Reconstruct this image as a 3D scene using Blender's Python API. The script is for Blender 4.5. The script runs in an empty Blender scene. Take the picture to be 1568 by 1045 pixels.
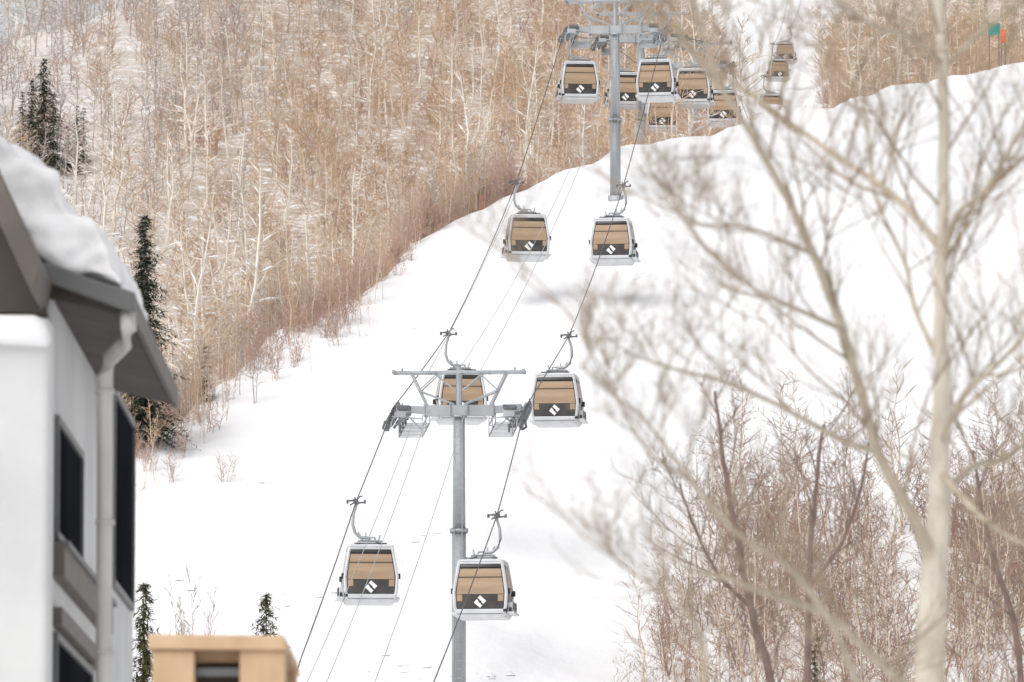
import bpy, math, random
import numpy as np
from mathutils import Vector, Matrix
random.seed(7)
rnd=random.random
def U(a,b): return a+(b-a)*rnd()
sc=bpy.context.scene
COL=sc.collection
F=10889.0
PITCH=math.atan((1700-522.5)/F)
cp,sp_=math.cos(PITCH),math.sin(PITCH)
def W(px,row,y):
    dx=(px-784)/F; dy=(522.5-row)/F
    ry=cp-dy*sp_; rz=sp_+dy*cp
    k=y/ry
    return Vector((dx*k,y,rz*k))
# ---------------------------------------------------------------- materials
def mat(name,c1,c2=None,scale=4.0,rough=.7,metal=0.0,bump=0.0,bscale=None,objrand=None,spec=.3,stretch=None,bdist=.1):
    m=bpy.data.materials.new(name); m.use_nodes=True
    nt=m.node_tree; N=nt.nodes; L=nt.links
    b=N['Principled BSDF']; b.inputs['Roughness'].default_value=rough; b.inputs['Metallic'].default_value=metal
    b.inputs['Specular IOR Level'].default_value=spec
    tc=N.new('ShaderNodeTexCoord'); mp=N.new('ShaderNodeMapping'); L.new(tc.outputs['Object'],mp.inputs[0])
    if stretch: mp.inputs['Scale'].default_value=stretch
    nz=N.new('ShaderNodeTexNoise'); nz.inputs['Scale'].default_value=scale; nz.inputs['Detail'].default_value=5
    L.new(mp.outputs[0],nz.inputs['Vector'])
    rp=N.new('ShaderNodeValToRGB'); rp.color_ramp.elements[0].position=.35; rp.color_ramp.elements[1].position=.65
    c2=c2 or tuple(x*.82 for x in c1)
    rp.color_ramp.elements[0].color=(*c2,1); rp.color_ramp.elements[1].color=(*c1,1)
    L.new(nz.outputs['Fac'],rp.inputs[0]); out=rp.outputs[0]
    if objrand:
        oi=N.new('ShaderNodeObjectInfo'); r2=N.new('ShaderNodeValToRGB')
        e=r2.color_ramp.elements; e[0].color=(*objrand[0],1); e[1].color=(*objrand[-1],1)
        for i,c in enumerate(objrand[1:-1]):
            k=e.new((i+1)/(len(objrand)-1)); k.color=(*c,1)
        L.new(oi.outputs['Random'],r2.inputs[0])
        mx=N.new('ShaderNodeMix'); mx.data_type='RGBA'; mx.blend_type='MULTIPLY'; mx.inputs[0].default_value=1
        L.new(out,mx.inputs[6]); L.new(r2.outputs[0],mx.inputs[7]); out=mx.outputs[2]
    L.new(out,b.inputs['Base Color'])
    if bump:
        n2=N.new('ShaderNodeTexNoise'); n2.inputs['Scale'].default_value=bscale or scale*3; n2.inputs['Detail'].default_value=4
        L.new(mp.outputs[0],n2.inputs['Vector'])
        bp=N.new('ShaderNodeBump'); bp.inputs['Strength'].default_value=bump; bp.inputs['Distance'].default_value=bdist
        L.new(n2.outputs['Fac'],bp.inputs['Height']); L.new(bp.outputs[0],b.inputs['Normal'])
    return m
M_snow=mat('snow',(.92,.915,.92),(.875,.873,.885),scale=.09,rough=.8,bump=.7,bscale=.32,spec=.1,bdist=.5,stretch=(1,.55,1))
nt=M_snow.node_tree; N=nt.nodes; L=nt.links; bs=N['Principled BSDF']
src=bs.inputs['Base Color'].links[0].from_socket
at_=N.new('ShaderNodeAttribute'); at_.attribute_name='floor'
nz=N.new('ShaderNodeTexNoise'); nz.inputs['Scale'].default_value=.6; nz.inputs['Detail'].default_value=9; nz.inputs['Roughness'].default_value=.8
tc=N.new('ShaderNodeTexCoord'); L.new(tc.outputs['Object'],nz.inputs['Vector'])
rp=N.new('ShaderNodeMapRange'); rp.inputs[1].default_value=.37; rp.inputs[2].default_value=.52; L.new(nz.outputs['Fac'],rp.inputs[0])
mm=N.new('ShaderNodeMath'); mm.operation='MULTIPLY'; L.new(at_.outputs['Fac'],mm.inputs[0]); L.new(rp.outputs[0],mm.inputs[1])
mx=N.new('ShaderNodeMix'); mx.data_type='RGBA'; L.new(mm.outputs[0],mx.inputs[0]); L.new(src,mx.inputs[6]); mx.inputs[7].default_value=(.48,.385,.305,1)
L.new(mx.outputs[2],bs.inputs['Base Color'])
M_rsnow=mat('roof_snow',(.92,.915,.92),(.89,.89,.90),scale=1,rough=.8,bump=.3,bscale=4,spec=.1)
VAR=[(1,.98,.95),(.84,.82,.81),(1,.94,.88),(.94,.93,.95)]
M_trunk=mat('aspen_bark',(.84,.77,.67),(.64,.56,.46),scale=2.5,objrand=VAR,spec=.1,stretch=(1,1,.4))  # bark lightened: distance haze is put into the colour
M_twig=mat('bare_twigs',(.65,.495,.36),(.54,.40,.285),scale=1.0,objrand=VAR,spec=.05)  # twig tone raised as well, standing in for haze in the air
M_white=mat('pale_aspen_bark',(.90,.86,.79),(.76,.70,.61),scale=2.0,spec=.1)
M_grey=mat('grey_twigs',(.56,.495,.45),(.42,.37,.34),scale=1.0,objrand=VAR,spec=.05)
M_red=mat('red_brush_twigs',(.59,.425,.335),(.46,.33,.265),scale=1.0,objrand=[(1,.93,.90),(.88,.85,.92),(1,1,.9)],spec=.05)
M_thick=mat('thicket_twigs',(.48,.345,.27),(.34,.245,.20),scale=1.0,objrand=[(1,.92,.88),(.8,.77,.82),(1,1,.85)],spec=.05)
M_fasp=mat('foreground_aspen_bark',(.72,.66,.56),(.50,.44,.35),scale=5,bump=.3,spec=.1,stretch=(1,1,.5))
M_flimb=mat('foreground_limb_bark',(.60,.52,.41),(.45,.38,.29),scale=5,bump=.3,spec=.1)
M_ftwig=mat('foreground_twigs',(.44,.345,.25),(.33,.26,.19),scale=5,spec=.1)
M_dark=mat('dark_bark',(.30,.22,.185),(.21,.15,.125),scale=5,spec=.1)
M_green=mat('needles',(.075,.095,.055),(.04,.055,.035),scale=2,spec=.1)
M_ygreen=mat('needles_olive',(.17,.16,.07),(.08,.09,.04),scale=2,spec=.1)
M_nsnow=mat('branch_snow',(.88,.88,.9),(.82,.84,.87),scale=3,spec=.1)
M_galv=mat('galvanised_steel',(.45,.47,.485),(.34,.36,.375),scale=1.2,rough=.5,metal=.3,stretch=(1,1,.3))
M_galvd=mat('dark_steel',(.19,.195,.20),(.12,.125,.13),scale=3,rough=.5,metal=.4)
M_silver=mat('cabin_aluminium',(.66,.67,.685),(.58,.59,.605),scale=2,rough=.5,metal=.1)
M_glass=mat('tinted_window',(.07,.064,.06),(.045,.042,.04),scale=2,rough=.15,spec=.5)
M_tan=mat('glossy_tan_panel',(.43,.30,.20),(.32,.222,.145),scale=1.1,rough=.4,spec=.4,stretch=(.4,.4,2.5))  # glossy tan with soft horizontal bands, laid over the cabin windows
M_black=mat('black_rubber',(.04,.04,.042),(.025,.025,.025),scale=3,rough=.5)
M_logo=mat('white_decal',(.85,.85,.85),(.8,.8,.8),scale=3,rough=.5)
M_rope=mat('steel_rope',(.13,.13,.135),(.09,.09,.09),scale=3,rough=.5,metal=.3)
M_wire=mat('thin_wire',(.45,.45,.46),(.4,.4,.4),scale=3,rough=.5)
M_wall=mat('painted_stucco',(.69,.69,.685),(.60,.60,.60),scale=.8,rough=.85,bump=.1,bscale=20)
M_trim=mat('brown_trim',(.165,.142,.12),(.12,.103,.088),scale=1.5,rough=.6)
M_soff=mat('soffit',(.095,.08,.07),(.06,.05,.043),scale=1.5,rough=.7)
M_gut=mat('grey_gutter',(.15,.15,.148),(.12,.12,.12),scale=1.5,rough=.5)
M_pipe=mat('pipe_paint',(.60,.59,.57),(.52,.51,.49),scale=1.5,rough=.5)
M_hglass=mat('house_window_glass',(.022,.024,.028),(.012,.013,.016),scale=.6,rough=.6,spec=.0)
M_wood=mat('light_timber',(.66,.47,.30),(.48,.32,.19),scale=2.4,rough=.7,bump=.2,bscale=9,stretch=(1,1,.35))
M_orange=mat('orange_net',(.85,.22,.08),(.7,.15,.05),scale=3)
M_gsign=mat('green_sign',(.08,.30,.22),(.05,.22,.2),scale=2)
# ---------------------------------------------------------------- mesh builder
class MB:
    def __init__(s): s.V=[];s.Fc=[];s.M=[]
    def tube(s,pts,rad,n=3,m=0,cap=False):
        b0=len(s.V); P=[Vector(p) for p in pts]
        for i,p in enumerate(P):
            d=(P[min(i+1,len(P)-1)]-P[max(i-1,0)])
            if d.length<1e-6: d=Vector((0,0,1))
            d.normalize()
            a=Vector((0,0,1)) if abs(d.z)<.9 else Vector((1,0,0))
            u=d.cross(a).normalized(); v=d.cross(u)
            r=rad[i] if hasattr(rad,'__len__') else rad
            for k in range(n):
                t=2*math.pi*k/n
                s.V.append(tuple(p+u*(r*math.cos(t))+v*(r*math.sin(t))))
        for i in range(len(P)-1):
            for k in range(n):
                a=b0+i*n+k; b=b0+i*n+(k+1)%n
                s.Fc.append((a,b,b+n,a+n)); s.M.append(m)
        if cap:
            s.Fc.append(tuple(b0+k for k in range(n))[::-1]); s.M.append(m)
            e=b0+(len(P)-1)*n
            s.Fc.append(tuple(e+k for k in range(n))); s.M.append(m)
    def twig(s,a,b,r,m):
        d=(b-a); u=d.cross(Vector((U(-1,1),U(-1,1),U(-.3,.3)))).normalized()*r
        k=len(s.V); s.V+=[tuple(a-u),tuple(a+u),tuple(b+u*.4),tuple(b-u*.4)]; s.Fc.append((k,k+1,k+2,k+3)); s.M.append(m)
    def box(s,c,d,m=0,rz=0,rx=0,ry=0):
        R=Matrix.Rotation(rz,3,'Z')@Matrix.Rotation(rx,3,'X')@Matrix.Rotation(ry,3,'Y'); c=Vector(c)
        b=len(s.V)
        for x in(-.5,.5):
            for y in(-.5,.5):
                for z in(-.5,.5):
                    s.V.append(tuple(c+R@Vector((x*d[0],y*d[1],z*d[2]))))
        for f in((0,1,3,2),(4,6,7,5),(0,4,5,1),(2,3,7,6),(0,2,6,4),(1,5,7,3)):
            s.Fc.append(tuple(b+i for i in f)); s.M.append(m)
    def beam(s,a,b,w,h,m=0):
        a=Vector(a);b=Vector(b);d=b-a;L=d.length;d.normalize()
        up=Vector((0,0,1)) if abs(d.z)<.95 else Vector((0,1,0))
        u=d.cross(up).normalized(); v=u.cross(d)
        b0=len(s.V)
        for p in(a,b):
            for i,j in((-1,-1),(1,-1),(1,1),(-1,1)):
                s.V.append(tuple(p+u*(i*w/2)+v*(j*h/2)))
        for k in range(4):
            s.Fc.append((b0+k,b0+(k+1)%4,b0+4+(k+1)%4,b0+4+k)); s.M.append(m)
        s.Fc.append((b0+3,b0+2,b0+1,b0)); s.M.append(m)
        s.Fc.append((b0+4,b0+5,b0+6,b0+7)); s.M.append(m)
    def quad(s,a,b,c,d,m=0):
        k=len(s.V); s.V+= [tuple(a),tuple(b),tuple(c),tuple(d)]; s.Fc.append((k,k+1,k+2,k+3)); s.M.append(m)
    def prism(s,poly,y0,y1,m=0):
        pts=[W(p[0],p[1],y0) for p in poly]; b=len(s.V); n=len(pts)
        for p in pts: s.V.append(tuple(p))
        for p in pts: s.V.append((p.x,y1,p.z))
        s.Fc.append(tuple(range(b,b+n))); s.M.append(m)
        s.Fc.append(tuple(range(b+2*n-1,b+n-1,-1))); s.M.append(m)
        for i in range(n):
            j=(i+1)%n; s.Fc.append((b+i,b+n+i,b+n+j,b+j)); s.M.append(m)
    def mesh(s,name,mats,smooth=False):
        me=bpy.data.meshes.new(name); me.from_pydata(s.V,[],s.Fc)
        for m in mats: me.materials.append(m)
        me.polygons.foreach_set('material_index',s.M)
        if smooth: me.polygons.foreach_set('use_smooth',[True]*len(s.Fc))
        me.update(); return me
def obj(name,me,parent=None,link=True,bevel=0):
    o=bpy.data.objects.new(name,me)
    if link: COL.objects.link(o)
    if parent: o.parent=parent
    if bevel:
        b=o.modifiers.new('b','BEVEL'); b.width=bevel; b.segments=3; b.limit_method='ANGLE'
    return o
def empty(name,loc=(0,0,0),rz=0):
    o=bpy.data.objects.new(name,None); COL.objects.link(o); o.location=loc; o.rotation_euler=(0,0,rz); o.empty_display_size=.3; return o
# ---------------------------------------------------------------- terrain
def spl(t,k): 
    t=np.asarray(t,float)/k
    return k*np.logaddexp(0,t)
def sstep(x,a,b):
    t=np.clip((np.asarray(x,float)-a)/(b-a),0,1); return t*t*(3-2*t)
CX=[-300,-60,-30,-17.5,-12.5,-7.4,-2.9,5.4,13.3,29.4,60,300]
CY=[200,240,298,330,345,360,375,400,420,461,520,700]
def yc(x): return np.interp(x,CX,CY)+1.1*np.sin(np.asarray(x)*.9)+.7*np.sin(np.asarray(x)*2.1+1)
def bumps(x,y):
    return (.42*np.sin(x*.21+y*.05+1)*np.sin(y*.11+x*.04)+.22*np.sin(x*.55+2)*np.sin(y*.37+x*.2)+.06*np.sin(x*1.3+y*.6)*np.sin(y*.9-x*.7))
def hz(x,y):
    x=np.asarray(x,float); y=np.asarray(y,float)
    g=-9+.36*spl(y-216.4,8)-.14*spl(y-382,8)
    c=yc(x)
    f=g-.62*spl(y-c,1.5)
    bl=22+.26*(y-360); br=62+.15*(y-450)+.16*spl(y-770,15)
    t=sstep(x,6,18)
    cap=np.interp(x,[-48,-15],[675,800])
    bl=bl-.3*spl(y-cap,12)
    b=bl*(1-t)+br*t
    b=b-1.0*spl(c+9-y,2.5)
    b=np.maximum(b,-9)
    b=b-.2*spl(y-930,30)
    b=np.maximum(b,-9)
    f=np.maximum(f,-9)
    k=2.0
    z=k*np.logaddexp(f/k,b/k)-k*math.log(2)*np.exp(-np.abs(f-b)/k)
    z=np.where(y<c,np.maximum(z,f),z)
    return z+bumps(x,y)*sstep(y,215,240)
def hz1(x,y): return float(hz(x,y))
def incor(x,y):
    u=x/np.maximum(y,1.0)
    return (y>425)&(u>.0285+.002*np.sin(y*.05))&(u<.046+.002*np.sin(y*.07))
xs=np.concatenate([np.array([-4000,-2000,-900,-400,-200,-120,-90]),np.arange(-75,95,.75),np.array([105,130,200,400,900,2000,4000])])
ys=np.concatenate([np.array([-3000,-1000,-300,-50,0,50,100,150,180]),np.arange(200,640,1.2),np.arange(640,960,3),np.array([1000,1100,1300,1700,2500,4000,6000])])
X,Y=np.meshgrid(xs,ys); Z=hz(X,Y)
nx,ny=len(xs),len(ys)
verts=np.stack([X.ravel(),Y.ravel(),Z.ravel()],1)
idx=np.arange(nx*ny).reshape(ny,nx)
faces=np.stack([idx[:-1,:-1].ravel(),idx[:-1,1:].ravel(),idx[1:,1:].ravel(),idx[1:,:-1].ravel()],1)
me=bpy.data.meshes.new('snow_ground'); me.from_pydata(verts.tolist(),[],faces.tolist())
me.polygons.foreach_set('use_smooth',[True]*len(faces)); me.materials.append(M_snow)
fl=sstep(Y-yc(X),3,10)*(1-incor(X,Y))*(1-.45*sstep(-X/np.maximum(Y,1),.03,.07))*sstep(Y,200,300)
a=me.attributes.new('floor','FLOAT','POINT'); a.data.foreach_set('value',fl.ravel().astype(float))
obj('snow_ground',me)
# ---------------------------------------------------------------- bare trees
def bare_tree(name,h,r0,nb,sub,mats,rt=.018,start=.2,spread=.22,elev=(35,65),snow=0,stems=1,wild=.25):
    mb=MB()
    for s in range(stems):
        ox,oy=(U(-.5,.5),U(-.5,.5)) if stems>1 else (0,0)
        lean=(U(-.07,.07),U(-.07,.07)) if stems==1 else (U(-.32,.32),U(-.32,.32))
        H=h*(1 if stems==1 else U(.55,1))
        n=7; tp=[]
        for i in range(n+1):
            t=i/n
            tp.append(Vector((ox+lean[0]*H*t+U(-.016,.016)*H,oy+lean[1]*H*t+U(-.016,.016)*H,H*t-.3*(i==0))))
        tr=[r0*(1-.85*i/n) for i in range(n+1)]
        mb.tube(tp,tr,4,0)
        for b in range(nb):
            t=start+(1-start)*((b+rnd())/nb)*.98
            k=t*n; i=min(int(k),n-1); p=tp[i].lerp(tp[i+1],k-i)
            L=H*spread*(1.15-t)*U(.5,1.3)+.05*H
            az=U(0,6.283); el=math.radians(U(*elev))
            d=Vector((math.cos(az)*math.cos(el),math.sin(az)*math.cos(el),math.sin(el)))
            pts=[p]; q=p.copy()
            for j in range(3):
                q=q+d*(L/3); pts.append(q.copy()); d=(d+Vector((U(-wild,wild),U(-wild,wild),U(-wild*.2,.3)))).normalized()
            rb=max(rt,r0*.35*(1-t)+rt*.6)
            if snow: mb.tube(pts,[rb,rb*.8,rb*.65,rt*.5],3,0 if rb>rt*1.5 else 1)
            else:
                for j in range(3): mb.twig(pts[j],pts[j+1],rb*(1.2-.25*j),0 if rb>rt*1.5 else 1)
            if snow and rnd()<snow:
                a=pts[0].lerp(pts[1],.5); c=pts[1].lerp(pts[2],U(0,1)); o=Vector((0,0,rb*.9))
                mb.tube([a+o,a.lerp(c,.5)+o*1.3,c+o],[rb*.5,rb*1.5,rb*.4],4,2)
            for q_ in range(sub):
                k=U(.3,3); j=min(int(k),2); o=pts[j].lerp(pts[j+1],k-j)
                d2=(d+Vector((U(-.9,.9),U(-.9,.9),U(-.4,.7)))).normalized()
                mb.twig(o,o+d2*L*U(.25,.5),rt*.95,1)
    return obj(name,mb.mesh(name,mats),link=False)
def coll(name,objs):
    c=bpy.data.collections.new(name)
    for o in objs: c.objects.link(o)
    return c
def scatter(name,pts,scale,idx,c):
    me=bpy.data.meshes.new(name); me.from_pydata([tuple(p) for p in pts],[],[])
    n=len(pts)
    a=me.attributes.new('sc','FLOAT_VECTOR','POINT'); a.data.foreach_set('vector',np.array(scale,float).ravel())
    a=me.attributes.new('rot','FLOAT_VECTOR','POINT'); a.data.foreach_set('vector',np.array([(U(-.1,.1),U(-.1,.1),U(0,6.28)) for _ in range(n)]).ravel())
    a=me.attributes.new('idx','INT','POINT'); a.data.foreach_set('value',np.array(idx,int))
    o=obj(name,me)
    g=bpy.data.node_groups.new(name,'GeometryNodeTree')
    g.interface.new_socket('Geometry',in_out='INPUT',socket_type='NodeSocketGeometry')
    g.interface.new_socket('Geometry',in_out='OUTPUT',socket_type='NodeSocketGeometry')
    N=g.nodes; L=g.links
    gi=N.new('NodeGroupInput'); go=N.new('NodeGroupOutput'); ip=N.new('GeometryNodeInstanceOnPoints')
    m2p=N.new('GeometryNodeMeshToPoints')
    ci=N.new('GeometryNodeCollectionInfo'); ci.inputs['Collection'].default_value=c
    ci.inputs['Separate Children'].default_value=True; ci.inputs['Reset Children'].default_value=True
    def na(nm,t):
        x=N.new('GeometryNodeInputNamedAttribute'); x.data_type=t; x.inputs['Name'].default_value=nm; return x.outputs['Attribute']
    L.new(gi.outputs[0],m2p.inputs[0]); L.new(m2p.outputs[0],ip.inputs['Points'])
    L.new(ci.outputs[0],ip.inputs['Instance']); ip.inputs['Pick Instance'].default_value=True
    L.new(na('idx','INT'),ip.inputs['Instance Index']); L.new(na('rot','FLOAT_VECTOR'),ip.inputs['Rotation'])
    L.new(na('sc','FLOAT_VECTOR'),ip.inputs['Scale']); L.new(ip.outputs[0],go.inputs[0])
    md=o.modifiers.new('scatter','NODES'); md.node_group=g
    return o
A=[bare_tree('a%d_aspen'%i,9,.09,28,5,[M_trunk,M_twig,M_nsnow],rt=.024,start=.38,spread=.30,elev=(10,60),wild=.35) for i in range(5)]
B=[bare_tree('b%d_pale'%i,11,.14,26,3,[M_white,M_trunk,M_nsnow],rt=.028,start=.32,spread=.18,elev=(-5,50),snow=.7) for i in range(4)]
C=[bare_tree('c%d_brush'%i,3.6,.028,10,4,[M_red,M_red,M_nsnow],rt=.020,start=.1,spread=.38,elev=(5,65),stems=5,wild=.4) for i in range(3)]
D=[bare_tree('d%d_grey'%i,8,.09,26,4,[M_grey,M_grey,M_nsnow],rt=.024,start=.3,spread=.26,elev=(5,55),snow=.65) for i in range(2)]
forest=coll('forest_species',A+B+C+D)   # 0-4 aspen, 5-8 pale, 9-11 brush, 12-13 grey
pts=[];scl=[];ix=[]
while len(pts)<3400:
    y=U(300,800); x=U(-.080*y-3,.080*y+3)
    c=float(yc(x))
    if y<c+2.5: continue
    u=x/y
    if bool(incor(x,y)): continue
    left=max(0,min(1,(-u-.03)/.035+ (y-520)/220))
    low=max(0,min(1,(-u-.005)/.03))*max(0,min(1,(560-y)/100))
    if rnd()<left*.25+low*.15: continue
    p=(x,y,hz1(x,y)-.1); r=rnd()
    if rnd()<left*.7: i=12+int(rnd()*2); s=U(.45,.85)
    elif r<.40: i=int(rnd()*5); s=U(.5,1.0)
    elif r<.50+.14*low: i=5+int(rnd()*4); s=U(.6,1.1)
    else: i=9+int(rnd()*3); s=U(.5,1.2)
    if x>18 and y<500: s*=.85
    pts.append(p); ix.append(i); w=s*U(.95,1.25)
    if 5<=i<=8: w=s*.95
    scl.append((w,w,s))
scatter('bare_aspen_forest',pts,scl,ix,forest)
# shrubs and saplings along the edge of the piste
pts=[];scl=[];ix=[]
for _ in range(640):
    x=U(-21,1) if rnd()<.82 else U(1,45); c=float(yc(x)); k=rnd()
    if x<-3.5:
        out=abs(random.gauss(0,1)) if k<.8 else 0
        y=c-out*7.5*min(1,(-3.5-x)/5)+U(-1,4)
    else: y=c+U(-.6,4)
    p=(x,y,hz1(x,y)-.1)
    if x>0: i=9+int(rnd()*3); s=U(.25,.5)
    elif k<.40: i=9+int(rnd()*3); s=U(.35,1.0)*(1 if y>c-2 else .75)
    elif k<.75: i=int(rnd()*5); s=U(.2,.5)
    else: i=12+int(rnd()*2); s=U(.2,.55)
    pts.append(p); ix.append(i); scl.append((s*.75,s*.75,s))
scatter('edge_shrubs',pts,scl,ix,forest)
# thicket lower right
T=[bare_tree('t%d_sapling'%i,8,.065,24,5,[M_trunk,M_thick,M_nsnow],rt=.014,start=.2,spread=.26,elev=(5,65),wild=.45) for i in range(4)]
T2=[bare_tree('u%d_bush'%i,5,.032,12,5,[M_thick,M_thick,M_nsnow],rt=.013,start=.1,spread=.34,elev=(0,65),stems=4,wild=.5) for i in range(3)]
thc=coll('thicket_species',T+T2)
pts=[];scl=[];ix=[]
while len(pts)<470:
    y=U(264,314); x=U(3,26)
    if x<5.2+.13*(y-285)+random.gauss(0,.8): continue
    k=rnd(); i=int(rnd()*4) if k<.45 else 4+int(rnd()*3)
    s=U(.5,1.0)*(1 if x>9 else .85)
    pts.append((x,y,hz1(x,y)-.1)); ix.append(i); scl.append((s*1.1,s*1.1,s))
scatter('bare_thicket',pts,scl,ix,thc)
# ---------------------------------------------------------------- conifers
def conifer(name,x,y,h,w,green,snow=.3,dens=1.0,seed=1):
    random.seed(seed); mb=MB()
    mb.tube([(0,0,-.5),(0,0,h*.5),(0,0,h)],[h*.014,h*.009,.01],6,1)
    nl=int(h*4.2*dens)
    for l in range(nl):
        t=.04+.96*l/nl; z=h*t; R=w*(1-t)**.72*U(.55,1.15)+.08
        for b in range(int(5+7*(1-t))):
            az=U(0,6.283); r=R*U(.5,1.3); dr=U(.1,.45)
            d=Vector((math.cos(az),math.sin(az),0)); sd=Vector((-d.y,d.x,0))
            n=max(4,int(r/.11))
            for k in range(n):
                f=(k+rnd())/n; c=d*(r*f)+Vector((0,0,z+.12*r-dr*r*f*f*1.4))
                s=U(.09,.18)*(1.15-.5*f)*max(.6,min(1.3,h/9))
                for q in range(3):
                    e=(d*U(.2,1)+sd*U(-1,1)+Vector((0,0,U(-.7,.35)))).normalized()
                    wv=e.cross(Vector((U(-.3,.3),U(-.3,.3),1))).normalized()*s*.42
                    mb.quad(c-wv*.6,c+wv*.6,c+e*s*1.8+wv*.3,c+e*s*1.8-wv*.3,0)
                if rnd()<snow:
                    c2=c+Vector((0,0,s*.4)); a=d*s*.9; bb=sd*s*.7
                    mb.quad(c2-a-bb*.4,c2+a*.3-bb,c2+a,c2-a*.2+bb,2)
    o=obj(name,mb.mesh(name,[green,M_dark,M_nsnow]))
    o.location=(x,y,hz1(x,y)-.1); return o
def at(px,y): return (px-784)/F*y
conifer('conifer_tree',at(217,326),326,10.9,2.0,M_green,.40,1.1,3)
conifer('conifer_tree',at(219,274),274,8.5,1.7,M_ygreen,.12,1.5,4)
conifer('conifer_tree',at(407,276),276,7.8,1.9,M_ygreen,.12,1.5,5)
conifer('conifer_tree',at(313,335),335,2.9,.75,M_green,1.0,1.0,6)
for i,(px,y,h) in enumerate([(42,560,7.8),(60,566,8.8),(112,560,5.8),(27,566,6.4),(122,565,4.6),(98,560,4.2),(75,563,6.5),(50,556,5.5),(33,553,4.5),(68,555,5)]):
    x=at(px,y); o=conifer('conifer_tree',x,y,h,h*.28,M_green,.2,1.0,10+i)
conifer('conifer_tree',at(1248,272),272,6.8,1.4,M_ygreen,.05,1.0,20)
random.seed(99)
o=bare_tree('bare_bush',6.0,.03,16,7,[M_grey,M_grey,M_nsnow],rt=.013,start=.1,spread=.25,elev=(35,70),stems=7); COL.objects.link(o)
o.location=(at(298,281),281,hz1(at(298,281),281)-.1); o.scale=(.8,.8,1.2)
# small lumps and kicked-up snow on the piste
mb=MB()
for (px,row,y,k) in ((612,1003,291,16),(660,770,311,9),(610,455,348,6),(560,800,308,8),(760,1010,290,7),(470,890,300,9),(300,860,302,8),(1010,420,357,8),(420,700,320,7)):
    cx=at(px,y)
    for _ in range(k):
        x=cx+random.gauss(0,.8); yy=y+random.gauss(0,1.0); z=hz1(x,yy); r=U(.06,.2)
        b=len(mb.V); mb.V.append((x,yy,z+r*.8))
        for q in range(6):
            a=q*1.047; mb.V.append((x+math.cos(a)*r*U(.8,1.3)*1.3,yy+math.sin(a)*r*U(.8,1.3),z-.03))
        for q in range(6): mb.Fc.append((b,b+1+q,b+1+(q+1)%6)); mb.M.append(0)
obj('snow_lumps',mb.mesh('snow_lumps',[M_rsnow],True))
# ---------------------------------------------------------------- gondola cabins
PROF=[(.0,.86,.86),(.12,.93,.92),(.42,.99,.98),(.95,1.02,1.0),(1.55,.93,.93),(1.95,.86,.88),(2.1,.82,.84)]
def ring(mb,z,hx,hy,c=.08):
    b=len(mb.V)
    for sx,sy in((1,1),(-1,1),(-1,-1),(1,-1)):
        for k in range(4):
            a={(1,1):0,(-1,1):90,(-1,-1):180,(1,-1):270}[(sx,sy)]+30*k
            mb.V.append((sx*(hx-c)+c*math.cos(math.radians(a)),sy*(hy-c)+c*math.sin(math.radians(a)),z))
    return b
def hxy(z):
    for i in range(len(PROF)-1):
        if PROF[i][0]<=z<=PROF[i+1][0]:
            t=(z-PROF[i][0])/(PROF[i+1][0]-PROF[i][0])
            return PROF[i][1]+t*(PROF[i+1][1]-PROF[i][1]),PROF[i][2]+t*(PROF[i+1][2]-PROF[i][2])
    return PROF[-1][1:]
def loft(mb,zs,off,m):
    prev=None
    for z in zs:
        hx,hy=hxy(z); b=ring(mb,z,hx+off,hy+off)
        if prev is not None:
            for k in range(16):
                mb.Fc.append((prev+k,prev+(k+1)%16,b+(k+1)%16,b+k)); mb.M.append(m)
        else: mb.Fc.append(tuple(b+k for k in range(15,-1,-1))); mb.M.append(m)
        prev=b
    mb.Fc.append(tuple(prev+k for k in range(16))); mb.M.append(m)
def panel(mb,z0,z1,fx0,fx1,off,m,ax='y',sgn=-1,n=3):
    for i in range(n):
        za=z0+(z1-z0)*i/n; zb=z0+(z1-z0)*(i+1)/n
        q=[]
        for z,f in((za,fx0),(za,fx1),(zb,fx1),(zb,fx0)):
            hx,hy=hxy(z)
            q.append((f*(hx-.1),sgn*(hy+off),z) if ax=='y' else (sgn*(hx+off),f*(hy-.1),z))
        mb.quad(*q,m)
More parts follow.
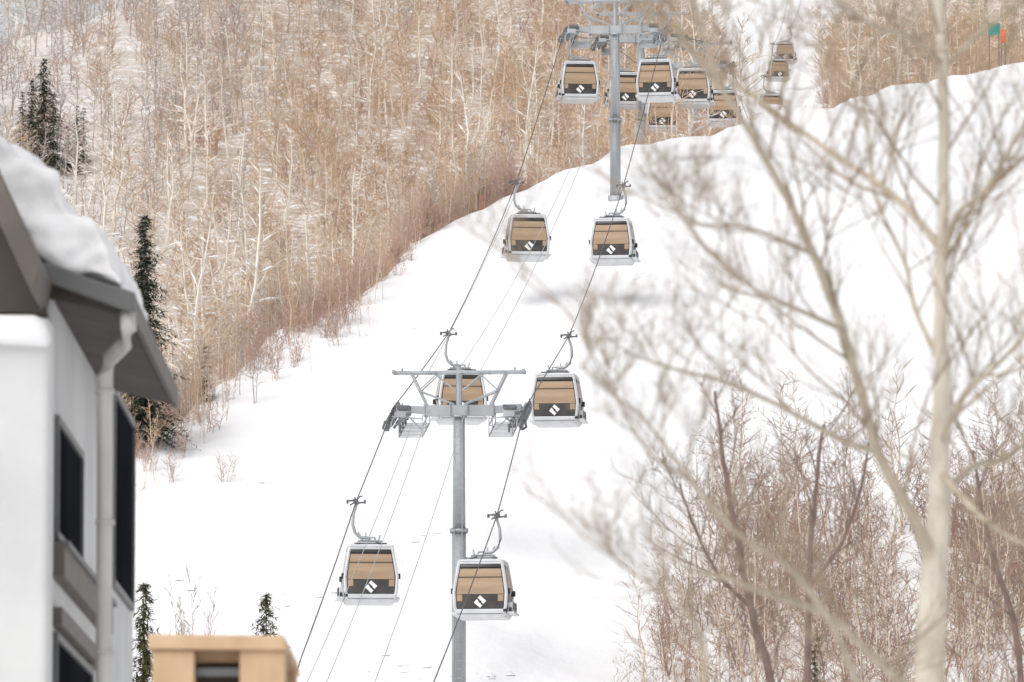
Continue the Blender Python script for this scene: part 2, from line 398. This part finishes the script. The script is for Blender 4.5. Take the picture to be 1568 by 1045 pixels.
def cabin_meshes(sg):
    d={}
    mb=MB(); loft(mb,[.12,.42,.95,1.55,1.95,2.1],-.02,0); d['window_shell']=mb.mesh('window_shell',[M_glass],True)
    mb=MB()
    for s in(-1,1):
        panel(mb,1.52,1.83,-.97,.97,.004,0,'y',s); panel(mb,.87,1.49,-.97,.97,.004,0,'y',s)
        panel(mb,.60,.85,-.97,-.74,.004,0,'y',s); panel(mb,.60,.85,.74,.97,.004,0,'y',s)
    for s in(-1,1):
        panel(mb,1.0,1.8,-.93,-.1,.004,0,'x',s); panel(mb,1.0,1.8,.1,.93,.004,0,'x',s)
    d['tan_panels']=mb.mesh('tan_panels',[M_tan])
    mb=MB()
    for sx in(-1,1):
        for sy in(-1,1):
            p=[]
            for z in(.1,.42,.95,1.55,1.95,2.1):
                hx,hy=hxy(z); p.append((sx*(hx-.03),sy*(hy-.02),z))
            mb.tube(p,.065,6,0,True)
    for s in(-1,1):
        for z,r in((2.04,.045),(.27,.04)):
            hx,hy=hxy(z); mb.tube([(-hx,s*hy,z),(hx,s*hy,z)],r,6,0,True); mb.tube([(s*hx,-hy,z),(s*hx,hy,z)],r,6,0,True)
        p=[(s*(hxy(z)[0]+.005),0,z) for z in(.2,.95,1.55,2.0)]; mb.tube(p,.03,5,0,True)
    loft(mb,[.0,.04,.12,.26],.035,0)
    prev=None
    for z,k in((2.09,.85),(2.13,.87),(2.17,.85),(2.205,.72),(2.22,.3)):
        b=ring(mb,z,k,k+.02,.09)
        if prev is not None:
            for q in range(16): mb.Fc.append((prev+q,prev+(q+1)%16,b+(q+1)%16,b+q)); mb.M.append(0)
        prev=b
    mb.Fc.append(tuple(prev+k for k in range(16))); mb.M.append(0)
    for yy in(-.6,.0,.6):
        mb.box((sg*1.10,yy,.40),(.18,.30,.34),0)
    mb.box((sg*1.13,0,.18),(.26,1.7,.07),0)
    mb.box((-sg*1.02,0,.16),(.16,1.7,.10),0)
    d['frame']=mb.mesh('frame',[M_silver])
    mb=MB()
    for s in(-1,1):
        mb.box((s*1.04,-.80,.99),(.15,.22,.2),0); mb.box((s*1.04,.80,.99),(.15,.22,.2),0)
        hx,hy=hxy(1.505); mb.box((0,s*(hy+.012),1.505),(1.7,.02,.022),0)
        hx,hy=hxy(1.88); mb.box((0,s*(hy+.02),1.885),(1.56,.05,.035),0)
        mb.tube([(-.62,s*.62,2.25),(.62,s*.62,2.25)],.025,5,0,True)
        hx,hy=hxy(.12); mb.box((0,s*(hy+.045),.13),(1.75,.02,.015),0)
    mb.box((sg*.95,-.93,.25),(.14,.16,.10),0); mb.box((sg*1.13,-.86,.3),(.1,.04,.14),0)
    for yy in(-.3,.3): mb.box((sg*1.2,yy,.45),(.03,.2,.3),0)
    d['trim']=mb.mesh('trim',[M_black])
    mb=MB()
    for s in(-1,1):
        y=s*(hxy(.58)[1]+.02); cz=.58; r=.235
        mb.quad((-r,y,cz-.03),(0,y,cz-r),(r,y,cz+.03),(0,y,cz+r),0)
        y=s*(hxy(.58)[1]+.03)
        mb.quad((-.13,y,cz+.10),(-.07,y,cz+.13),(.07,y,cz-.01),(.0,y,cz-.02),1)
        mb.quad((-.07,y,cz+.02),(-.0,y,cz+.03),(.13,y,cz-.09),(.07,y,cz-.13),1)
    d['logo']=mb.mesh('logo',[M_logo,M_black])
    ox=-sg*-.52
    mb=MB()
    mb.tube([(-.48,0,2.2),(-.45,0,2.38),(.45,0,2.38),(.48,0,2.2)],.04,6,0,True)
    for yy in(-.3,.3): mb.tube([(-.4,yy,2.2),(-.36,yy*.4,2.4),(.36,yy*.4,2.4),(.4,yy,2.2)],.03,6,0,True)
    mb.tube([(0,0,2.38),(ox*.15,0,2.5),(ox*.7,0,2.52),(ox*1.08,0,2.7),(ox*1.25,0,3.0),(ox*1.2,0,3.4),(ox*1.0,0,3.72),(ox,0,3.84)],[.075,.065,.06,.06,.06,.055,.05,.06],7,0,True)
    mb.tube([(-ox*.5,0,2.3),(-ox*.35,0,2.52),(ox*.1,0,2.52)],.04,6,0,True)
    mb.tube([(ox*.5,0,2.4),(ox*.85,0,2.75)],.03,6,0,True)
    mb.tube([(ox*.3,0,2.45),(ox*.3,0,2.7)],.03,6,0,True); mb.tube([(-ox*.6,0,2.3),(-ox*.75,0,2.62)],.035,6,0,True)
    d['hanger_arm']=mb.mesh('hanger_arm',[M_galv],True)
    mb=MB()
    mb.box((ox,0,3.88),(.16,.6,.12),0,rx=.27)
    mb.tube([(ox-.34,-.1,3.90),(ox-.12,0,3.93),(ox+.10,.0,3.84),(ox+.33,.05,3.86)],[.03,.045,.045,.03],6,0,True)
    mb.tube([(ox-.22,.1,3.76),(ox,0,3.9),(ox-.06,-.05,4.06)],.03,6,0,True)
    mb.tube([(ox,0,3.9),(ox+.14,.0,4.08),(ox+.24,0,4.1)],.03,5,0,True)
    for s in(-1,1):
        mb.tube([(ox+s*.33-.04,0,3.88),(ox+s*.33+.04,0,3.88)],.075,8,0,True)
    d['grip']=mb.mesh('grip',[M_galvd])
    return d,ox
ML,oxL=cabin_meshes(-1)
MR,oxR=cabin_meshes(1)
def cabin(side,px,row,y,yaw=None):
    d,ox=(ML,oxL) if side=='L' else (MR,oxR)
    yaw=(.10 if side=='L' else -.10)+U(-.05,.05) if yaw is None else yaw
    loc=W(px,row,y); e=empty('gondola_cabin',loc,yaw)
    for k,m in d.items(): obj(k,m,e)
    return loc+Matrix.Rotation(yaw,3,'Z')@Vector((ox,0,3.9))
LC=[(566,925,269),(705,648,306),(807,398,352),(886,156,394),(955,166,445),(1012,202,470),(1180,182,640),(1192,124,735)]
RC=[(740,948,267),(853,652,305),(939,404,350),(1006,154,388),(1062,163,418),(1108,192,458),(1203,97,762)]
gL=[cabin('L',*c) for c in LC]; gR=[cabin('R',*c) for c in RC]
# ---------------------------------------------------------------- towers
def tower(px,row,y):
    top=W(px,row,y); x=top.x; g=hz1(x,y)-.3; H=top.z-g
    e=empty('lift_tower',(x,y,g),-.08)
    mb=MB(); r=.27
    hj=H-4.9
    mb.tube([(0,0,0),(0,0,.5),(0,0,.5)],[r*1.5,r*1.5,r],24,0,True)
    mb.tube([(0,0,.5),(0,0,hj)],r*1.06,28,0,True); mb.tube([(0,0,hj),(0,0,H-.2)],[r*.98,r*.86],28,0,True)
    mb.tube([(0,0,hj-.06),(0,0,hj+.06)],r*1.4,24,0,True); mb.tube([(0,0,H-.3),(0,0,H-.2)],r*1.25,24,0,True)
    for k in range(12):
        a=k*math.pi/6; mb.tube([(r*1.25*math.cos(a),r*1.25*math.sin(a),hj-.11),(r*1.25*math.cos(a),r*1.25*math.sin(a),hj+.11)],.025,5,0,True)
    for s in(-.16,.16): mb.tube([(s-.0,-r-.13,.6),(s,-r-.13,H-.3)],.02,5,0,True)
    for k in range(int((H-1)/.35)): mb.tube([(-.16,-r-.13,.8+k*.35),(.16,-r-.13,.8+k*.35)],.014,4,0)
    me=mb.mesh('column',[M_galv],False)
    for p in me.polygons: p.use_smooth=(len(p.vertices)==4)
    obj('column',me,e)
    mb=MB(); G=2.7
    mb.beam((-1.4,0,H),(1.4,0,H),.4,.42,0)
    for s in(-1,1):
        mb.beam((s*1.4,0,H+.02),(s*(G-.15),0,H+.1),.34,.28,0)
        mb.box((s*.35,-.26,H),(.04,.1,.5),0); mb.box((s*1.4,0,H),(.06,.5,.5),0)
    mb.tube([(0,0,H-.2),(0,0,H+1.75)],.13,10,0,True)
    obj('crossarm',mb.mesh('crossarm',[M_galv]),e)
    mb=MB(); T=H+1.55
    for yy in(-.35,.35): mb.beam((-G,yy,T),(G,yy,T),.07,.09,0)
    for s in(-1,1):
        for yy in(-.3,.3):
            mb.beam((s*1.95,yy,T),(s*1.3,yy*.6,H+.2),.08,.10,0)
            mb.beam((s*1.6,yy,T-.75),(s*.2,yy*.5,H+.25),.05,.05,0)
            mb.beam((s*1.05,yy,T),(s*.12,yy*.3,T-.75),.05,.05,0)
            mb.beam((s*1.55,yy,T-.7),(s*.8,yy,T),.045,.045,0)
        mb.box((s*(G-.06),0,T+.02),(.12,1.0,.12),0); mb.box((s*1.2,0,T),(.07,.8,.07),0)
        mb.tube([(s*2.3,-.3,T+.02),(s*2.3,-.3,T+.16)],.04,6,0,True)
    obj('lifting_gantry',mb.mesh('lifting_gantry',[M_galv]),e)
    for s in(-1,1):
        mb=MB(); k=.27; xr=s*G
        mb.beam((xr-s*.16,-2.4,H-.35-2.4*k+.2),(xr-s*.16,2.4,H-.1+2.4*k-.1),.07,.2,0)
        mb.beam((xr+s*.12,-1.5,H-.3-1.5*k+.1),(xr+s*.12,1.5,H-.1+1.5*k-.1),.05,.16,1)
        for q in range(10):
            yy=-2.25+q*.5; zz=H-.12+yy*k-.03*abs(yy)**1.5
            mb.tube([(xr-.06,yy,zz),(xr+.06,yy,zz)],.21,14,1,True)
            mb.tube([(xr-.1,yy,zz),(xr+.1,yy,zz)],.1,8,0,True)
        for q in range(5):
            yy=-2+q; zz=H-.3+yy*k
            mb.beam((xr-s*.25,yy,zz),(xr-s*.75,yy*.7,H-.1+yy*k*.5),.06,.07,0)
            mb.tube([(xr-s*.28,yy-.25,zz-.05),(xr-s*.28,yy+.25,zz+.08)],.06,6,1,True)
            mb.tube([(xr-s*.5,yy,zz+.1),(xr-s*.5,yy,zz-.25)],.05,6,1,True)
        mb.box((xr-s*.55,-1.0,H+.02),(.5,.9,.14),1); mb.box((xr-s*.5,-2.0,H-.35),(.45,.3,.22),0)
        for xx in(1.35,2.3):
            for zz in(-.78,-.34):
                mb.beam((s*xx,-1.6,H+zz-1.6*k),(s*xx,1.6,H+zz+1.6*k),.045,.045,0)
            for yy in(-1.6,0,1.6):
                mb.beam((s*xx,yy,H-.78+yy*k),(s*xx,yy,H-.05+yy*k*.6),.04,.04,0)
        for yy in np.arange(-1.6,1.61,.32): mb.beam((s*1.35,yy,H-.79+yy*k),(s*2.3,yy,H-.79+yy*k),.08,.03,0)
        mb.beam((s*1.35,-1.6,H-.34-1.6*k),(s*2.3,-1.6,H-.34-1.6*k),.045,.045,0)
        mb.beam((s*1.35,-1.6,H-.05-1.6*k),(s*2.6,-1.6,H+.05-1.6*k),.05,.05,0)
        mb.beam((s*2.2,0,H-.1),(s*1.5,0,H-.78),.05,.05,0)
        mb.tube([(xr+s*.14,-1.9,H-.6),(xr+s*.2,-2.1,H-.9),(xr+s*.05,-2.2,H-1.0)],.05,6,1,True)
        obj('sheave_train',mb.mesh('sheave_train',[M_galv,M_galvd]),e)
    R=Matrix.Rotation(-.08,3,'Z'); b=Vector((x,y,g))
    return [b+R@Vector((s*G,0,H+.12)) for s in(-1,1)],b+R@Vector((0,0,H+1.7)),b,H
t1,c1,b1,H1=tower(703,629,287.5)
t2,c2,b2,H2=tower(942,46,379)
t3,c3,b3,H3=tower(981,60,430)
t4,c4,b4,H4=tower(1063,100,500)
def rope(name,pts,r,m):
    P=[]
    for a,b in zip(pts[:-1],pts[1:]):
        L=(b-a).length; sag=L*L*.00012
        n=8
        for i in range(n):
            t=i/n; q=a.lerp(b,t); q.z-=4*sag*t*(1-t); P.append(q)
    P.append(pts[-1]); mb=MB(); mb.tube(P,r,6,0,True)
    obj(name,mb.mesh(name,[m]))
rope('haul_rope',[W(400,1200,225),W(461,1008,241),gL[0],t1[0],gL[1],gL[2],t2[0],gL[3],t3[0],gL[4],gL[5],t4[0],gL[6],gL[7],W(1215,-60,860)],.024,M_rope)
rope('haul_rope',[W(600,1240,222),W(664,1045,239),gR[0],t1[1],gR[1],gR[2],t2[1],gR[3],gR[4],t3[1],gR[5],t4[1],gR[6],W(1240,-60,860)],.024,M_rope)
def off(t,dx,dz): return Vector((t.x+dx,t.y,t.z+dz))
for a,b in ((W(500,1045,240),off(t1[0],1.5,.0)),(W(572,1050,240),off(t1[1],-2.4,-.1)),(W(470,1045,240),off(t1[0],.9,-.3)),
            (off(c1,0,0),off(c2,-.3,-4)),(off(t1[0],1.4,1.4),off(t2[0],.7,.2)),(off(c1,.8,-.2),off(c2,1.2,-.8)),
            (off(c2,-.3,0),off(c3,0,0)),(off(c3,0,0),off(c4,0,0))):
    rope('signal_cable',[a,b],.015,M_wire)
def sign(px,row,y,h,w,m):
    p=W(px,row,y); g=hz1(p.x,y); e=empty('trail_sign',(p.x,y,g-.2)); mb=MB(); z=p.z-g+.2
    for s in(-1,1): mb.tube([(s*w*.4,0,0),(s*w*.4,0,z)],.05,6,0,True)
    obj('posts',mb.mesh('posts',[M_dark]),e); mb=MB(); mb.box((0,-.07,z-h*.5),(w,.05,h),0); obj('board',mb.mesh('board',[m]),e,bevel=.01)
sign(1522,36,466,.8,.8,M_gsign); sign(1536,46,467,.9,.3,M_orange)
mb=MB()
for a,b in((1300,1335),(1475,1500)):
    for px in np.arange(a,b,9):
        y=440+(px-1285)*.09
        x=at(px,y); yy=float(yc(x))+1.0; z=hz1(x,yy)
        mb.box((x,yy,z+.15),(.22,.03,.4),0,rz=U(-.2,.2)); mb.tube([(x+.12,yy,z-.2),(x+.12,yy,z+.5)],.02,4,0)
x=at(737,378); yy=float(yc(x))+.2; mb.tube([(x,yy,hz1(x,yy)-.2),(x,yy,hz1(x,yy)+.95)],.09,6,0,True)
obj('orange_safety_fence',mb.mesh('orange_safety_fence',[M_orange]))
# ---------------------------------------------------------------- house
house=empty('stucco_house',(0,0,0)); Y0=65.0
xw=W(80,700,Y0).x
def zrow(row,y): return W(0,row,y).z
mb=MB(); top=zrow(432,Y0)
mb.box(((-16+xw)/2,(Y0+79)/2,(top-9)/2),(xw+16,79-Y0,top+9),0)
mb.prism([(-900,1000),(-900,-200),(-150,10),(-20,330),(40,440),(78,440),(78,520)],Y0-.02,Y0+3,0)
obj('walls',mb.mesh('walls',[M_wall]),house)
mb=MB(); mb.prism([(-400,-560),(52,440),(62,452),(70,478),(-400,478)],Y0-.5,Y0-.03,0); obj('gable_soffit',mb.mesh('gable_soffit',[M_soff]),house)
mb=MB(); a=W(78,487,64.1)
mb.box(((a.x-9)/2,64.38,(a.z-9)/2),(a.x+9,.6,a.z+9),0)
obj('corner_pilaster',mb.mesh('corner_pilaster',[M_wall]),house,bevel=.07)
mb=MB(); mb.prism([(-60,481),(58,481),(74,500),(77,530),(-60,522)],63.95,64.7,0)
o=obj('pilaster_cap_snow',mb.mesh('pilaster_cap_snow',[M_rsnow]),house,bevel=.09)
mb=MB(); mb.prism([(-500,-810),(62,402),(50,452),(-500,-730)],63.2,65.3,0); obj('rake_fascia',mb.mesh('rake_fascia',[M_trim]),house,bevel=.01)
mb=MB(); mb.prism([(-500,-800),(60,408),(50,428),(-500,-760)],65.3,71,0); obj('upper_roof',mb.mesh('upper_roof',[M_soff]),house)
mb=MB(); mb.prism([(56,426),(196,476),(196,486),(56,452)],Y0-.1,73,0); obj('eave_soffit',mb.mesh('eave_soffit',[M_soff]),house)
mb=MB(); mb.prism([(60,400),(207,448),(207,472),(198,478),(60,428)],Y0-.25,Y0-.1,0); obj('front_gutter',mb.mesh('front_gutter',[M_gut]),house,bevel=.02)
mb=MB(); mb.prism([(196,448),(207,451),(207,487),(196,484)],Y0-.1,73.4,0); obj('side_fascia',mb.mesh('side_fascia',[M_trim]),house,bevel=.01)
mb=MB(); mb.prism([(60,404),(196,450),(196,470),(60,424)],Y0-.1,73,0); obj('roof_deck',mb.mesh('roof_deck',[M_gut]),house)
def sidebox(y0,y1,z0,z1,out,m,nm,bev=0.0):
    mb=MB(); mb.box((xw+out/2-.05,(y0+y1)/2,(z0+z1)/2),(out+.1,y1-y0,z1-z0),0); return obj(nm,mb.mesh(nm,[m]),house,bevel=bev)
def win(y0,y1,z0,z1):
    sidebox(y0,y1,z0,z1,.02,M_hglass,'window_pane')
    for a,b,c,d in((y0-.07,y0,z0-.07,z1+.07),(y1,y1+.07,z0-.07,z1+.07),(y0,y1,z1,z1+.07),(y0,y1,z0-.07,z0)):
        sidebox(a,b,c,d,.05,M_gut,'window_frame')
win(65.3,69,5.3,6.3); win(74.6,78.4,5.55,7.5); win(65.3,70.8,3.0,4.3)
sidebox(65,73,4.86,5.14,.12,M_trim,'belt_trim'); sidebox(65,72,4.42,4.58,.10,M_trim,'belt_trim'); sidebox(65,73,5.14,5.19,.16,M_gut,'belt_cap')
mb=MB()
mb.tube([W(196,478,64.9),W(197,505,64.9),W(190,528,65),W(170,548,65.3),W(161,575,65.5),W(161,700,65.5),Vector((W(161,700,65.5).x,65.5,-9))],.075,14,0,True)
for r_ in (600,800,1000):
    p=W(161,r_,65.5); mb.box((p.x,65.5,p.z),(.17,.16,.04),0)
obj('downspout',mb.mesh('downspout',[M_pipe],True),house)
mb=MB(); 
mb.prism([(-500,-1000),(-100,120),(0,213),(45,238),(78,268),(105,318),(140,338),(168,372),(186,435),(120,420),(62,404),(-500,-820)],64.9,69,0)
o=obj('roof_snow',mb.mesh('roof_snow',[M_rsnow]),house)
r=o.modifiers.new('r','REMESH'); r.mode='VOXEL'; r.voxel_size=.05; r.use_smooth_shade=True
s=o.modifiers.new('s','SMOOTH'); s.factor=.8; s.iterations=8
tx=bpy.data.textures.new('c','CLOUDS'); tx.noise_scale=.42
dm=o.modifiers.new('d','DISPLACE'); dm.texture=tx; dm.strength=.32; dm.mid_level=.5
# timber balcony
e=empty('timber_balcony',(0,0,0)); yb=52
mb=MB(); mb.prism([(226,971),(436,974),(440,996),(228,994)],yb,yb+3.2,0); obj('cap_board',mb.mesh('cap_board',[M_wood]),e,bevel=.012)
mb=MB()
for a,b in((233,298),(367,437)):
    p=W(a,996,yb+.04);q=W(b,996,yb+.04); mb.box(((p.x+q.x)/2,yb+.2,(p.z-9)/2),(q.x-p.x,.32,p.z+9),0); mb.box(((p.x+q.x)/2,yb+2.8,(p.z-9)/2),(q.x-p.x,.32,p.z+9),0)
p=W(298,1000,yb+.1);q=W(367,1000,yb+.1); mb.box(((p.x+q.x)/2,yb+.3,p.z-.02),(q.x-p.x,.14,.09),0)
obj('posts',mb.mesh('posts',[M_wood]),e,bevel=.012)
mb=MB(); p=W(298,1024,yb+.2);q=W(367,1024,yb+.2)
mb.box(((p.x+q.x)/2,yb+.22,p.z-.03),(q.x-p.x,.2,.06),0)
obj('rail',mb.mesh('rail',[M_gut]),e)
mb=MB(); mb.box(((p.x+q.x)/2,yb+1.5,(p.z-9.2)/2+.12),(q.x-p.x+.02,2.2,p.z+9.2),0); obj('infill_panel',mb.mesh('infill_panel',[M_soff]),e)
# ---------------------------------------------------------------- foreground aspen
random.seed(21)
mb=MB()
def grow(p,d,L,r,lev,m):
    n=4; pts=[p.copy()]; q=p.copy(); dd=d.copy(); dirs=[dd.copy()]
    for i in range(n):
        q=q+dd*(L/n); pts.append(q.copy()); dd=(dd+Vector((U(-.22,.22),U(-.22,.22),U(-.05,.22)))).normalized(); dirs.append(dd.copy())
    mb.tube(pts,[r*(1-.7*i/n) for i in range(n+1)],5 if lev<2 else 3,m)
    if lev>=3:
        mb.tube([pts[-1],pts[-1]+dd*.025],[r*1.6,r*.6],3,m); return
    for k in range([0,6,4][lev]):
        t=U(.2,1)*n; i=min(int(t),n-1); o=pts[i].lerp(pts[i+1],t-i)
        side=Vector((U(-1,1),U(-1,1),U(-.3,1))).normalized()
        nd=(dirs[i]*.75+side*.75).normalized()
        grow(o,nd,L*U(.3,.65),max(.0028,r*.5),lev+1,1)
def limb(pxs,y0,y1,r0,r1,nsub=12,sl=(.7,1.4),radii=None,m=2):
    n=len(pxs); pts=[W(p[0],p[1],y0+(y1-y0)*i/(n-1)) for i,p in enumerate(pxs)]
    P=[];R=[]
    for i in range(n-1):
        a=pts[max(i-1,0)];b=pts[i];c=pts[i+1];d=pts[min(i+2,n-1)]
        for k in range(4):
            t=k/4; P.append(.5*((2*b)+(c-a)*t+(2*a-5*b+4*c-d)*t*t+(-a+3*b-3*c+d)*t*t*t)+(Vector((U(-1,1),U(-1,1),0))*r0*.2 if k else Vector((0,0,0))))
            f=(i+t)/(n-1); R.append(radii[i]+(radii[i+1]-radii[i])*t if radii else r0+(r1-r0)*f)
    P.append(pts[-1]); R.append(radii[-1] if radii else r1); N=len(P)
    mb.tube(P,R,10,m)
    for k in range(nsub):
        t=(.12+.88*(k+rnd())/nsub)*(N-1); i=min(int(t),N-2); o=P[i].lerp(P[i+1],t-i); dr=(P[i+1]-P[i]).normalized()
        side=Vector((U(-1,1),U(-.8,.8),U(-.1,1))).normalized()
        r=R[i]
        grow(o,(dr*.7+side*.8).normalized(),U(*sl)*(1.15-.5*t/(N-1)),max(.006,min(r*.45,.012)),1,1)
yt=48
limb([(1420,3740),(1422,1700),(1423,1045),(1432,850),(1442,640),(1441,480),(1445,300),(1443,130),(1436,0),(1430,-200)],yt,yt,.05,.035,0,radii=[.22,.15,.105,.09,.066,.048,.042,.04,.034,.028],m=0)
limb([(1442,640),(1441,480),(1446,300),(1443,130),(1436,-50),(1430,-250)],yt,yt,.03,.02,12,m=0)
limb([(1430,870),(1398,790),(1345,695),(1312,580),(1290,505),(1245,390),(1195,285),(1150,205),(1100,130),(1050,65),(1020,-20)],yt,46,.045,.012,17)
limb([(1444,385),(1395,325),(1335,275),(1260,225),(1185,170),(1110,118),(1030,60)],yt,50,.030,.011,11)
limb([(1444,400),(1465,330),(1510,290),(1545,230),(1590,150)],yt,47,.024,.010,9)
limb([(1442,680),(1480,600),(1525,560),(1600,480)],yt,46,.028,.012,9)
limb([(1440,760),(1490,715),(1545,700),(1610,640)],yt,50,.032,.014,8)
limb([(1437,720),(1500,790),(1560,830),(1640,860)],yt,46,.026,.010,6)
limb([(1345,695),(1280,670),(1200,625),(1110,585),(1030,565),(960,540)],47.3,44,.024,.007,11,(.5,1.0))
limb([(1290,505),(1235,480),(1150,440),(1070,370),(1030,300)],46.9,44,.021,.006,10,(.5,1.0))
limb([(1400,1060),(1340,1010),(1270,945),(1190,915),(1110,885),(1050,870)],yt,42,.034,.010,9,(.6,1.1))
limb([(1340,1300),(1330,1120),(1290,990),(1220,880),(1120,810),(1030,700),(985,640),(930,600),(890,560)],46,41,.026,.006,14,(.4,.9))
limb([(1120,810),(1060,740),(1000,700),(950,620),(905,540),(860,470),(790,395)],43,40,.014,.004,11,(.4,.8))
limb([(1245,390),(1150,350),(1060,340),(1000,290)],46.5,44,.016,.005,7,(.5,1.0))
limb([(1440,95),(1400,60),(1340,40),(1270,-10)],yt,46,.020,.010,9)
limb([(1440,110),(1490,60),(1540,20),(1580,-40)],yt,50,.020,.010,8)
limb([(1440,560),(1400,470),(1385,400),(1340,300),(1330,200),(1300,80)],yt,50,.020,.008,11)
limb([(1060,1150),(1080,1000),(1040,930),(960,870),(890,820)],40,39,.014,.004,8,(.4,.8))
limb([(1100,130),(1080,60),(1060,0),(1040,-60)],46.4,45,.014,.008,9,(.4,.8))
obj('aspen_tree',mb.mesh('aspen_tree',[M_fasp,M_ftwig,M_flimb],True))
for n_,(L_) in enumerate([[([(1215,1250),(1190,1080),(1150,930),(1120,780),(1105,690),(1095,600)],.045,.012),([(1150,930),(1100,880),(1060,800),(1040,740)],.02,.008)],
          [([(1225,1300),(1235,1100),(1238,900),(1248,760),(1262,650)],.045,.012),([(1238,900),(1290,830),(1320,740),(1330,680)],.02,.008)],
          [([(1570,1300),(1560,1000),(1520,850),(1500,760),(1490,690)],.04,.01)]]):
    mb=MB(); random.seed(40+n_)
    yy=90+n_*6
    for pl,r0,r1 in L_: 
        limb(pl,yy,yy-2,r0*1.5,r1*1.5,12,(.6,1.4))
    p=W(*L_[0][0][0],yy); mb.tube([(p.x+.2,yy,-9.2),p],[.14,.07],8,0)
    obj('dark_bare_tree',mb.mesh('dark_bare_tree',[M_dark,M_dark,M_dark],True))
# ---------------------------------------------------------------- light, world, camera
w=bpy.data.worlds.new('World'); sc.world=w; w.use_nodes=True; nt=w.node_tree
sk=nt.nodes.new('ShaderNodeTexSky'); sk.sky_type='NISHITA'; sk.sun_disc=False
EL,AZ=math.radians(50),math.radians(215)
sk.sun_elevation=EL; sk.sun_rotation=AZ; sk.dust_density=3; sk.air_density=1.0; sk.ozone_density=.6
hs=nt.nodes.new('ShaderNodeHueSaturation'); hs.inputs['Saturation'].default_value=.15
nt.links.new(sk.outputs[0],hs.inputs['Color']); nt.links.new(hs.outputs[0],nt.nodes['Background'].inputs[0])
nt.nodes['Background'].inputs[1].default_value=.15
sd=bpy.data.lights.new('sun','SUN'); sd.energy=1.25; sd.angle=math.radians(50); sd.color=(1,.985,.965)
so=bpy.data.objects.new('sun',sd); COL.objects.link(so)
dv=Vector((math.sin(AZ)*math.cos(EL),math.cos(AZ)*math.cos(EL),math.sin(EL)))
so.rotation_euler=dv.to_track_quat('Z','Y').to_euler()
cd=bpy.data.cameras.new('camera'); co=bpy.data.objects.new('camera',cd); COL.objects.link(co)
cd.lens=250; cd.sensor_width=36; cd.clip_end=9000; cd.clip_start=.5
co.rotation_euler=(math.pi/2+PITCH,0,0)
cd.dof.use_dof=True; cd.dof.focus_distance=285; cd.dof.aperture_fstop=5.0
sc.camera=co
sc.view_settings.view_transform='Standard'; sc.view_settings.look='None'; sc.view_settings.exposure=0
